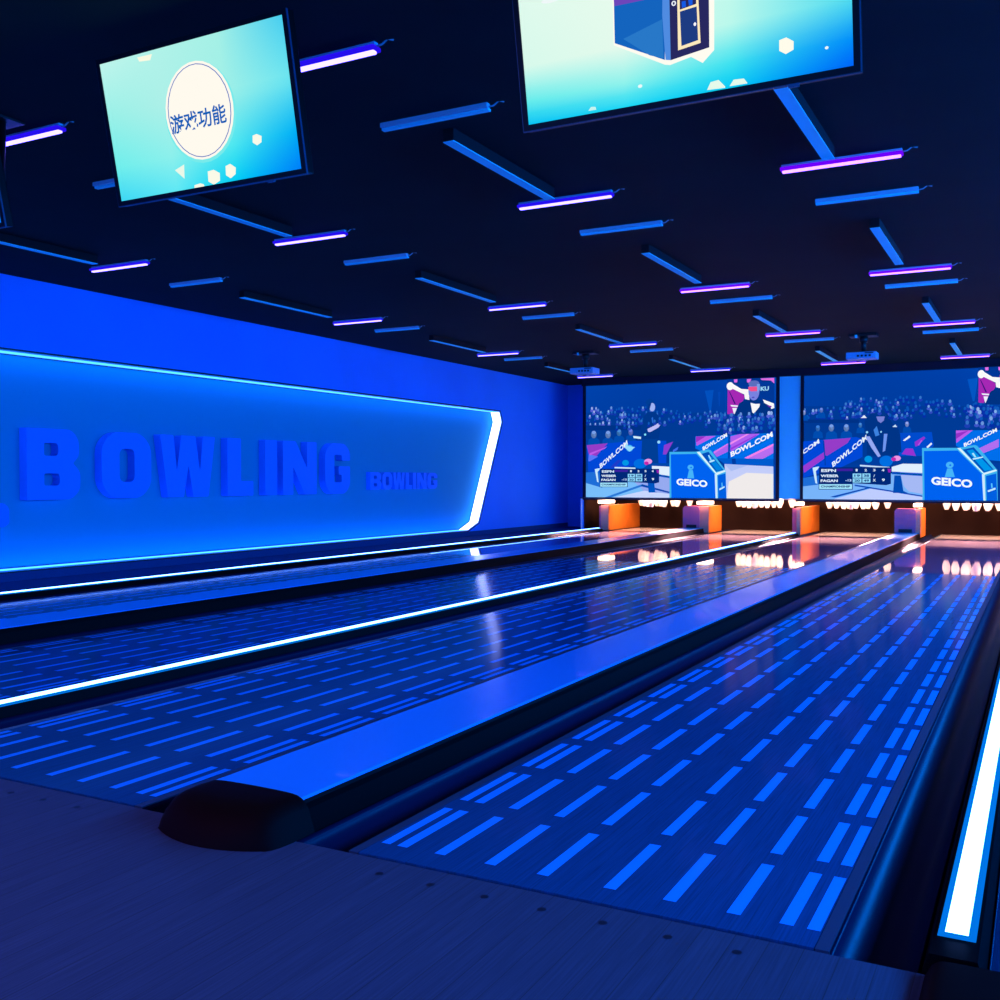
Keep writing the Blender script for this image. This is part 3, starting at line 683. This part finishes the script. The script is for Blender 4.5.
CLIP_B = [
('p',(255,252,240),[(-0.181,0.48),(-0.013,0.491),(0.13,0.416),(0.114,0.131),(0.078,0.102),(0.044,0.125),(-0.021,0.114),(-0.037,0.118),(-0.194,0.202)]),
('p',(20,100,190),[(-0.178,0.437),(-0.016,0.443),(-0.036,0.131),(-0.19,0.207)]),
('p',(110,70,185),[(-0.184,0.351),(-0.021,0.366),(-0.089,0.309),(-0.184,0.311)]),
('p',(40,120,200),[(-0.162,0.214),(-0.037,0.245),(-0.04,0.136),(-0.083,0.153)]),
('p',(80,140,225),[(-0.022,0.444),(-0.006,0.44),(-0.018,0.127),(-0.034,0.131),(-0.036,0.255)]),
('p',(40,40,95),[(-0.006,0.44),(0.111,0.383),(0.1,0.141),(-0.018,0.127)]),
('p',(255,235,190),[(0.016,0.376),(0.075,0.356),(0.075,0.158),(0.006,0.15)]),
('p',(30,60,130),[(0.018,0.255),(0.069,0.259),(0.068,0.167),(0.017,0.16)]),
('p',(40,40,95),[(0.023,0.357),(0.07,0.343),(0.068,0.266),(0.018,0.26)]),
('p',(20,90,230),[(0.025,0.281),(0.037,0.281),(0.037,0.264),(0.025,0.264)]),
('p',(20,90,230),[(0.045,0.282),(0.058,0.282),(0.057,0.266),(0.046,0.266)]),
('e',(250,250,255),(0.061,0.212),(0.004,0.005)),
('e',(240,245,255),(0.001,0.281),(0.007,0.007)),
('e',(40,40,95),(0.001,0.281),(0.003,0.004)),
('p',(255,252,235),[(0.301,0.122),(0.321,0.126),(0.341,0.112),(0.34,0.09),(0.318,0.082),(0.3,0.094)]),
('p',(230,250,235),[(0.087,0.025),(0.099,0.045),(0.123,0.047),(0.141,0.026),(0.141,0.022)]),
('p',(230,250,235),[(0.154,0.024),(0.167,0.04),(0.197,0.038),(0.207,0.023)]),
('p',(200,245,240),[(-0.292,0.028),(-0.282,0.038),(-0.267,0.036),(-0.265,0.027)]),
('e',(235,250,250),(0.43,0.078),(0.005,0.004)),
('e',(235,250,250),(-0.118,0.071),(0.007,0.005)),
('e',(240,250,250),(-0.388,0.371),(0.034,0.008)),
]


class PIC:
    """a flat picture made of coloured shapes, drawn on the plane Y=0 (x right, z up), each shape a hair in front of the last"""
    def __init__(s,w,h,step=.00012,x0=0,z0=0): s.w=w; s.h=h; s.v=[]; s.f=[]; s.c=[]; s.y=0; s.st=step; s.x0=x0; s.z0=z0
    def clip(s,poly):
        def cut(P,ins,inter):
            out=[]
            for i in range(len(P)):
                a,b=P[i-1],P[i]
                if ins(b):
                    if not ins(a): out.append(inter(a,b))
                    out.append(b)
                elif ins(a): out.append(inter(a,b))
            return out
        def ix(X): return lambda a,b:(X,a[1]+(b[1]-a[1])*(X-a[0])/(b[0]-a[0]))
        def iz(Z): return lambda a,b:(a[0]+(b[0]-a[0])*(Z-a[1])/(b[1]-a[1]),Z)
        x0,x1,z0,z1=s.x0,s.x0+s.w,s.z0,s.z0+s.h
        for ins,it in ((lambda p:p[0]>=x0,ix(x0)),(lambda p:p[0]<=x1,ix(x1)),(lambda p:p[1]>=z0,iz(z0)),(lambda p:p[1]<=z1,iz(z1))):
            poly=cut(poly,ins,it)
            if len(poly)<3: return []
        return poly
    def poly(s,col,pts,up=True):
        pts=s.clip([tuple(p) for p in pts])
        if len(pts)<3: return
        if up: s.y-=s.st
        i=len(s.v); s.v+=[(x,s.y,z) for x,z in pts]; c=lin(col)
        for t in tessellate_polygon([[Vector((x,z,0)) for x,z in pts]]): s.f.append(tuple(i+k for k in t)); s.c.append([c]*3)
    def ell(s,col,c,r,n=30): s.poly(col,[(c[0]+r[0]*math.cos(2*math.pi*k/n),c[1]+r[1]*math.sin(2*math.pi*k/n)) for k in range(n)])
    def grid(s,rows,vs):
        """smooth background: rows of colours (bottom to top) at heights vs (0..1)"""
        nx,nz=24,16
        def col(u,v):
            for r in range(len(vs)-1):
                if v<=vs[r+1]+1e-9: break
            fv=(v-vs[r])/(vs[r+1]-vs[r]); m=len(rows[0])-1; q=min(int(u*m),m-1); fu=u*m-q
            mixc=lambda a,b,f:tuple(a[k]*(1-f)+b[k]*f for k in range(3))
            return lin(mixc(mixc(rows[r][q],rows[r][q+1],fu),mixc(rows[r+1][q],rows[r+1][q+1],fu),fv))
        for a in range(nx):
            for e in range(nz):
                P=[(a/nx,e/nz),((a+1)/nx,e/nz),((a+1)/nx,(e+1)/nz),(a/nx,(e+1)/nz)]
                i=len(s.v); s.v+=[(s.x0+u*s.w,0,s.z0+v*s.h) for u,v in P]; s.f.append((i,i+1,i+2,i+3)); s.c.append([col(u,v) for u,v in P])
    def text(s,txt,col,a,b,h,off=0.0):
        cu=bpy.data.curves.new('t','FONT'); cu.body=txt; cu.offset=off; cu.resolution_u=3
        ob=bpy.data.objects.new('t',cu); COL.objects.link(ob); dg=bpy.context.evaluated_depsgraph_get()
        me=ob.evaluated_get(dg).to_mesh()
        V=[(v.co.x,v.co.y) for v in me.vertices]; Fs=[tuple(p.vertices) for p in me.polygons]
        ob.evaluated_get(dg).to_mesh_clear(); bpy.data.objects.remove(ob); bpy.data.curves.remove(cu)
        if not V: return
        x0=min(v[0] for v in V); x1=max(v[0] for v in V); z0=min(v[1] for v in V); z1=max(v[1] for v in V)
        a=Vector(a); d=Vector(b)-a; up=Vector((0,h)) ; s.y-=s.st
        if abs(d.y)>.3*d.x: up=Vector((-d.y,d.x)).normalized()*h*.35+Vector((0,h*.65))
        i=len(s.v)
        for x,z in V:
            q=a+d*((x-x0)/(x1-x0))+up*((z-z0)/(z1-z0))
            q.x=min(max(q.x,s.x0),s.x0+s.w); q.y=min(max(q.y,s.z0),s.z0+s.h)
            s.v.append((q.x,s.y,q.y))
        c=lin(col)
        for f in Fs: s.f.append(tuple(i+k for k in f)); s.c.append([c]*len(f))
    def draw(s,items,crowd=None,off=.035):
        for it in items:
            if it[0]=='p': s.poly(it[1],it[2])
            elif it[0]=='e': s.ell(it[1],it[2],it[3])
            elif it[0]=='t': s.text(it[1],it[2],it[3],it[4],it[5],it[6] if len(it)>6 else .04 if it[1]=='GEICO' else off)
            elif crowd: crowd(s,it[0])
    def build(s,name,m,parent):
        me=bpy.data.meshes.new(name); me.from_pydata(s.v,[],s.f); me.materials.append(m)
        at=me.color_attributes.new('pixel','FLOAT_COLOR','CORNER'); k=0
        for p,cs in zip(me.polygons,s.c):
            for j in range(p.loop_total): at.data[p.loop_start+j].color=(*cs[j],1)
        o=bpy.data.objects.new(name,me); COL.objects.link(o); o.parent=parent
        return o

def crowd(seed, hot, right):
    def go(s,which):
        R=random.Random(seed)
        def head(x,z,r,br,warm=0):
            c=(int(8+br*130*(1+warm*.35)),int(84+br*105),int(185+br*60))
            s.ell(tuple(min(255,int(q*.55)) if i<2 else int(q*.9) for i,q in enumerate(c)),(x,z-r*1.5),(r*1.25,r*1.0),8)
            s.ell(c,(x,z),(r*.72,r),8)
        if which=='CROWD':
            for row in range(6):
                z=1.60-row*.062
                n=46
                for k in range(n):
                    x=(k+R.random())/n*s.w
                    prof=1.56-.16*min(1,max(0,(x-hot-.4)/1.2)) if x>hot-.35 else 1.40
                    if z>prof+.03: continue
                    br=R.random()**4*.85
                    if abs(x-hot)<.35: br=R.random()**1.5
                    if R.random()<.18: continue
                    head(x,z+R.uniform(-.02,.02),R.uniform(.018,.028),br,R.random())
            return
        for row in range(4):                    # nearer rows at the right, in front of the inset
            z=1.36-row*.075
            for k in range(12):
                x=right+(k+R.random())/12*(s.w-right)
                head(x,z+R.uniform(-.02,.02),R.uniform(.026,.034),R.random()**1.8,R.random())
        for k in range(14):
            x=.6+R.random()*(right-.5); head(x,1.32+R.uniform(-.12,.08),.026,R.random()**2*.5)
    return go

BG=[[(0,62,160),(0,60,155),(0,60,155),(0,62,165)],[(0,60,158),(0,58,152),(0,58,150),(0,62,165)],[(0,66,172),(0,62,165),(0,64,170),(0,75,185)]]
for nm,x0,w,show,cr,lab in (('a',-5.685,3.315,SHOW_A,crowd(3,.42,2.35),'left projection screen showing a standing bowler, crowd and blue lectern'),
                        ('b',-1.935,3.315,SHOW_B,crowd(5,.95,2.35),'right projection screen showing a bowler bending over the balls')):
    t=empty('projection_screen',(x0,YF-.01,.575),lab,'projection screen','projection screens at the end of the lanes')
    p=PIC(w,1.95); p.grid(BG,[0,.5,1]); p.draw(show,cr); p.build('projected_picture',E_pic,t)
    b=MB(); e=.05; x1=w
    b.box(-e,0,-.024,.03,-.02,1.955,M_maskblack); b.box(x1,x1+e,-.024,.03,-.02,1.955,M_maskblack)
    b.box(-e,x1+e,-.024,.03,-.045,-.0,M_maskblack); b.box(-e,x1+e,.004,.03,-.02,1.955,M_maskblack)
    b.build('black_border',t)

# ------------------------------------------------------------------ hanging televisions
TV1=[[(60,215,245),(95,232,245),(0,205,245),(0,125,250)],[(110,238,236),(140,240,236),(80,232,240),(0,175,245)],[(150,240,232),(172,240,232),(160,240,232),(110,230,240)],[(190,245,236),(176,242,233),(165,240,230),(70,205,240)]]
TV2=[[(0,195,245),(20,215,245),(0,200,245),(0,100,250)],[(95,235,236),(140,242,236),(60,225,240),(0,140,250)],[(215,250,236),(228,250,236),(185,248,236),(80,220,240)],[(230,250,238),(235,252,238),(215,250,236),(120,230,240)]]
for xc,zb,wd,ht,rows,vs,clip,lab in ((-1.4326,2.001,.965,.562,TV1,[0,.25,.6,1],CLIP_A,'tilted hanging television at upper left showing a round white logo'),
                         (.456,2.009,1.037,.60,TV2,[0,.12,.30,1],CLIP_B,'tilted hanging television at top centre showing a dark blue box with a door'),
                         (-3.11,2.003,.965,.562,TV1,[0,.25,.6,1],[],'hanging television at the left edge, only its black corner in view')):
    t=empty('television',(xc,1.0,zb),lab,'television','televisions hanging over the foul line',rot=(.2007,0,0))
    hw=wd/2; bz=.018
    b=MB(); b.box(-hw,hw,.001,.045,0,ht,M_bezel,.004); b.box(-hw*.6,hw*.6,.045,.08,ht*.15,ht*.8,M_bezel,.01); b.build('cabinet',t)
    b=MB()
    for q in ((-hw,hw,-.004,.001,0,bz),(-hw,hw,-.004,.001,ht-bz,ht),(-hw,-hw+bz,-.004,.001,bz,ht-bz),(hw-bz,hw,-.004,.001,bz,ht-bz)): b.box(*q,M_bezel)
    b.build('bezel',t)
    b=MB()
    for q in ((-hw-.003,hw+.003,-.002,.006,-.003,0),(hw,hw+.003,-.002,.006,0,ht),(-hw-.003,-hw,-.002,.006,0,ht)): b.box(*q,M_bezel_edge)
    o=b.build('edge_band',t); o['label']='thin edge band tinted blue for the light it catches'
    p=PIC(wd-2*bz,ht-2*bz,.00004,-hw+bz,bz); p.grid(rows,vs); p.draw(clip,None,.01); o=p.build('screen',E_tv,t)
    b=MB(); b.box(hw*.62,hw*.62+.03,-.002,.01,-.010,-.003,M_bezel_edge); b.build('sensor_tab',t)
    # ceiling bracket: arm and plate
    b=MB(); c,s_=math.cos(.2007),math.sin(.2007)
    def loc(y,z): return (0, y*c+z*s_, -y*s_+z*c)      # upright world offsets into the tilted frame
    yb,zt=.02,ZC-zb
    yb=.36; b.tube([loc(0,.30),loc(yb-.02,.30),loc(yb-.02,zt-.01)],.018,M_black,10); o=b.build('mount_pole',t)
    b=MB(); P=[loc(yb-.02+dy,zt-dz) for dy,dz in ((-.07,.012),(.07,.012),(.07,.001),(-.07,.001))]
    b.raw([(-.08,p[1],p[2]) for p in P]+[(.08,p[1],p[2]) for p in P],[(0,1,2,3),(7,6,5,4),(0,4,5,1),(1,5,6,2),(2,6,7,3),(3,7,4,0)],M_black); b.build('mount_plate',t)

# ------------------------------------------------------------------ ceiling lights
def light_fixture(lit, kind):
    t=empty('tube_light' if lit else 'unlit_tube_light',(0,0,ZC),'x','ceiling light')
    H=.318 if lit else .302
    b=MB(); b.box(-H,H,-.014,.014,-.026,0,M_fix,.003) if lit else b.box(-H,H,-.020,.012,-.022,0,M_fix,.002); b.build('housing',t)
    if lit:
        b=MB(); b.box(-H-.004,H+.004,-.028,.028,-.034,-.016,kind[1],.004); b.build('halo_shell',t)  # glowing shell that imitates the tube's halo
        b=MB(); b.box(-H+.006,H-.006,-.013,.013,-.045,-.031,kind[0],.004); b.build('glowing_tube',t)
    else:
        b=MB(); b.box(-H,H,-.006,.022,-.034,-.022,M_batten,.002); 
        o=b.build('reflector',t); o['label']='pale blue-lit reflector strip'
    b=MB(); z=-.018
    b.tube([(H,0,z),(H+.025,.002,z+.004),(H+.05,.006,z+.022),(H+.075,.012,-.002)],.004,M_cable,6); b.build('cable',t)
    return t
COLN=['column nearest the sign wall','second column from the sign wall','third column from the sign wall','right-hand column']
protoB=light_fixture(True,(E_tube_blue,E_tube_halo)); protoP=light_fixture(True,(E_tube_pink,E_tube_halo_pink))
used={}
def place(proto,x,y,z,label,group):
    o=proto if id(proto) not in used else copy_tree(proto); used[id(proto)]=1
    o.location=(x,y,z); tag(o,label,'ceiling light',group); return o
TX=[-5.25,-3.26,-1.225,.43]
TY=[(3.89,'first full row'),(7.17,'second full row'),(10.44,'third full row'),(13.9,'row nearest the screens')]
for j,(y,rn) in enumerate(TY):
    for i,x in enumerate(TX):
        pk = (i==3) or (i==2 and j>=2) or (i==2 and j==1)
        place(protoP if pk else protoB,x,y+(.06 if i==0 else .02 if i==1 else -.02),ZC,('pink-violet' if pk else 'blue-white')+' ceiling tube, '+rn+', '+COLN[i],'glowing ceiling tubes')
place(protoB,-1.28,1.46,ZC,'blue-white glowing ceiling tube right beside the upper left television','glowing ceiling tubes')
place(protoB,-3.20,1.50,ZC,'blue-white glowing ceiling tube at the left edge of the photo','glowing ceiling tubes')
protoD=light_fixture(False,None)
DY=[(2.26,'nearest row'),(4.72,'second row'),(7.91,'third row'),(11.17,'farthest row')]
DX=[-5.23,-3.27,-1.185,.445]
for j,(y,rn) in enumerate(DY):
    for i,x in enumerate(DX):
        if j==0 and i in (0,3): continue
        place(protoD,x,y+(.06,.03,0,-.04)[i],ZC,'unlit slim ceiling strip, '+rn+' of these, '+COLN[i],'unlit ceiling strips')
# long battens that lead to the tubes
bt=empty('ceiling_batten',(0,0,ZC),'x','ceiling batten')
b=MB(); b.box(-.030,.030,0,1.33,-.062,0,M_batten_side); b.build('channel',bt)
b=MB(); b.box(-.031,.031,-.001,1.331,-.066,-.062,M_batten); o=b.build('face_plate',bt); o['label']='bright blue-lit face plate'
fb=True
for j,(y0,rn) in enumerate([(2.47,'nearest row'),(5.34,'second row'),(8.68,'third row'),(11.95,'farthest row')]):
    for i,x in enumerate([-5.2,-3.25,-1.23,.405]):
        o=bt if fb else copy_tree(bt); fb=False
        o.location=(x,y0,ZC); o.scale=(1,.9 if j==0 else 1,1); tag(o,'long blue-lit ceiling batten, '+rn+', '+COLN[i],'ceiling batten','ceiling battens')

# ------------------------------------------------------------------ projectors
pr=empty('projector',(-4.19,11.1,ZC),'x','projector')
b=MB(); b.box(-.19,.16,-.12,.12,-.305,-.222,M_proj,.012); body=b.build('shell',pr)
b=MB()
for k in range(4): b.box(-.06+k*.045,-.035+k*.045,-.126,-.119,-.282,-.258,M_black,.002)
b.box(.03,.13,-.126,-.119,-.245,-.232,M_black,.001); b.build('port_panel',body)
b=MB(); b.lathe([(.05,0),(.05,.03),(.035,.03),(.03,.02),(0,.02)],(0,0,0),M_glass,18); ln=b.build('lens',pr,(-.08,.12,-.265)); ln.rotation_euler=(-math.pi/2,0,0)
b=MB(); b.tube([(0,0,-.215),(0,0,-.04)],.03,M_black,12); b.tube([(0,0,-.10),(0,0,-.03)],.05,M_black,12); b.build('pole',pr)
b=MB(); b.box(-.16,.16,-.10,.10,-.03,0,M_black,.004); b.build('ceiling_plate',pr)
b=MB(); b.box(-.09,-.06,-.105,-.098,-.05,-.012,M_batten,.003); o=b.build('clip',pr); o['label']='small bright clip on the mount'
tag(pr,'ceiling projector at left, above the top left corner of the left screen','projector','projectors')
o=copy_tree(pr); o.location=(-.52,11.1,ZC); tag(o,'ceiling projector at right, above the right screen','projector','projectors')

# ------------------------------------------------------------------ sign letters
def rp(pts, r=.1, n=4):
    """round the corners of a polygon; a point may carry its own radius"""
    out=[]; m=len(pts)
    for i in range(m):
        p=Vector(pts[i][:2]); a=Vector(pts[i-1][:2])-p; c=Vector(pts[(i+1)%m][:2])-p
        rr=pts[i][2] if len(pts[i])>2 else r
        rr=min(rr,a.length*.48,c.length*.48)
        if rr<1e-4: out.append(tuple(p)); continue
        s0=p+a.normalized()*rr; s1=p+c.normalized()*rr
        for k in range(n+1):
            f=k/n; out.append(tuple(s0*(1-f)**2+p*2*f*(1-f)+s1*f*f))
    return out
s=.30   # stroke, for a letter of height 1
def G(name):
    if name=='B': return 0.86,[(0,0,0),(.72,0,.16),(.86,.14,.1),(.86,.40,.12),(.74,.52,.02),(.84,.62,.1),(.84,.86,.1),(.72,1,.14),(0,1,0)],[[(.27,.20),(.52,.20,.06),(.52,.37,.06),(.27,.37)],[(.27,.62),(.50,.62,.06),(.50,.80,.06),(.27,.80)]]
    if name=='O': return 0.95,[(0,.2,.25),(.2,0,.25),(.75,0,.25),(.95,.2,.25),(.95,.8,.25),(.75,1,.25),(.2,1,.25),(0,.8,.25)],[[(.33,.25,.1),(.62,.25,.1),(.62,.75,.1),(.33,.75,.1)]]
    if name=='W': return 1.21,[(0,1),(.16,0),(.50,0),(.605,.52),(.71,0),(1.05,0),(1.21,1),(.93,1),(.86,.42),(.76,1),(.45,1),(.35,.42),(.28,1)],[]
    if name=='L': return 0.64,[(0,0),(.64,0),(.64,.26),(.33,.26),(.33,1),(0,1)],[]
    if name=='I': return 0.32,[(0,0),(.32,0),(.32,1),(0,1)],[]
    if name=='N': return 0.98,[(0,0),(.29,0),(.29,.52),(.62,0),(.98,0),(.98,1),(.69,1),(.69,.50),(.36,1),(0,1)],[]
    if name=='G': return 0.82,[(0,.18,.2),(.18,0,.2),(.66,0,.2),(.82,.16,.1),(.82,.55),(.44,.55),(.44,.38),(.54,.38),(.54,.23),(.30,.23,.04),(.30,.77,.04),(.54,.77),(.54,.66),(.82,.66),(.82,.84,.18),(.66,1,.2),(.18,1,.2),(0,.82,.2)],[]
    if name=='a': return 0.95,[(0,.0,.12),(.80,0,.22),(.95,.15,.2),(.95,.80,.22),(.78,1,.22),(.05,1,.1),(.05,.74,.02),(.60,.74,.04),(.60,.60,.02),(.15,.60,.15),(0,.45,.15)],[[(.30,.20),(.62,.20),(.62,.36),(.30,.36)]]
def letter(ch, y0, y1, z0, z1, th, label, group, r=.03):
    w,outer,holes=G(ch); sy=(y1-y0)/w; sz=z1-z0
    O=[(p[0]*sy,p[1]*sz) for p in rp(outer,r)]; Hs=[[(p[0]*sy,p[1]*sz) for p in rp(h,r)] for h in holes]
    b=MB(); holed(b,O,Hs,lambda y,z:(th,y,z),M_letter); holed(b,O,Hs,lambda y,z:(0,y,z),M_letter)
    for P in [O]+Hs:
        for i in range(len(P)):
            a,c=P[i-1],P[i]; b.face([(0,*a),(th,*a),(th,*c),(0,*c)],M_letter)
    o=b.build('sign_letter',None,(XW-.178,y0,z0))
    bm=bmesh.new(); bm.from_mesh(o.data); bmesh.ops.remove_doubles(bm,verts=bm.verts,dist=1e-5); bmesh.ops.recalc_face_normals(bm,faces=bm.faces); bm.to_mesh(o.data); bm.free()
    return tag(o,label,'sign letter',group)
ORD=['first','second','third','fourth','fifth','sixth','seventh']
for (ch,a,c),od in zip([('B',4.055,4.625),('O',4.873,5.488),('W',5.608,6.392),('L',6.583,7.0),('I',7.202,7.41),('N',7.516,8.153),('G',8.321,8.841)],ORD):
    letter(ch,a,c,.70,1.348,.10,f'large blue block letter {ch}, {od} of the big word BOWLING on the wall','letters of the large BOWLING sign')
xs=[(0,.245),(.27,.50),(.52,.80),(.82,.98),(1.0,1.08),(1.10,1.35),(1.37,1.64)]
for ch,(a,c),od in zip('BOWLING',xs,ORD):
    letter(ch,9.34+a*1.05,9.34+c*1.05,.745,.985,.07,f'small blue letter {ch}, {od} of the small word BOWLING right of the large sign','letters of the small BOWLING word')
letter('a',3.60,3.875,.47,.68,.10,'small rounded letter at the left edge of the photo, below the large B',None)

# ------------------------------------------------------------------ added fill light: blue world and unseen lamps
w=bpy.data.worlds.new('blue_fill_world'); SC.world=w; w.use_nodes=True
w.node_tree.nodes['Background'].inputs[0].default_value=(.0,.17,1,1); w.node_tree.nodes['Background'].inputs[1].default_value=4.0  # blue ambient fill entering through the open back
L=bpy.data.lights.new('added_right_fill','AREA'); L.shape='RECTANGLE'; L.size=15.0; L.size_y=1.0; L.energy=1750; L.color=(0.0,.20,1)  # unseen lamp added to wash the whole room blue
o=bpy.data.objects.new('added_right_fill',L); COL.objects.link(o); o.location=(4.5,5.5,1.95); o.rotation_euler=(math.radians(70),0,math.pi/2)
L=bpy.data.lights.new('added_rear_fill','AREA'); L.shape='RECTANGLE'; L.size=3.0; L.size_y=1.0; L.energy=300; L.color=(0.0,.2,1)  # unseen lamp added to brighten faces turned towards the camera
o=bpy.data.objects.new('added_rear_fill',L); COL.objects.link(o); o.location=(-4.6,-4.8,1.5); o.rotation_euler=(math.pi/2,0,math.pi)
L=bpy.data.lights.new('added_pink_fill','AREA'); L.shape='RECTANGLE'; L.size=2.0; L.size_y=.3; L.energy=45; L.color=(.9,.22,.7)  # unseen lamp added to tint the approach floor pink
o=bpy.data.objects.new('added_pink_fill',L); COL.objects.link(o); o.location=(-1.6,-2.6,2.5)

# ------------------------------------------------------------------ camera
cam=bpy.data.cameras.new('camera'); co=bpy.data.objects.new('camera',cam); COL.objects.link(co)
cam.sensor_width=36; cam.lens=1019.4*36/1000; cam.clip_start=.02
co.location=(1.4296,-1.9653,.8858)
co.rotation_euler=(math.pi/2-.0202,0,.4899)
SC.camera=co
SC.view_settings.view_transform='Standard'; SC.view_settings.look='None'; SC.view_settings.exposure=0; SC.view_settings.gamma=1
SC.view_settings.use_curve_mapping=False
SC.cycles.max_bounces=8; SC.cycles.diffuse_bounces=3; SC.cycles.glossy_bounces=4; SC.cycles.use_denoising=True
SC.cycles.sample_clamp_indirect=6
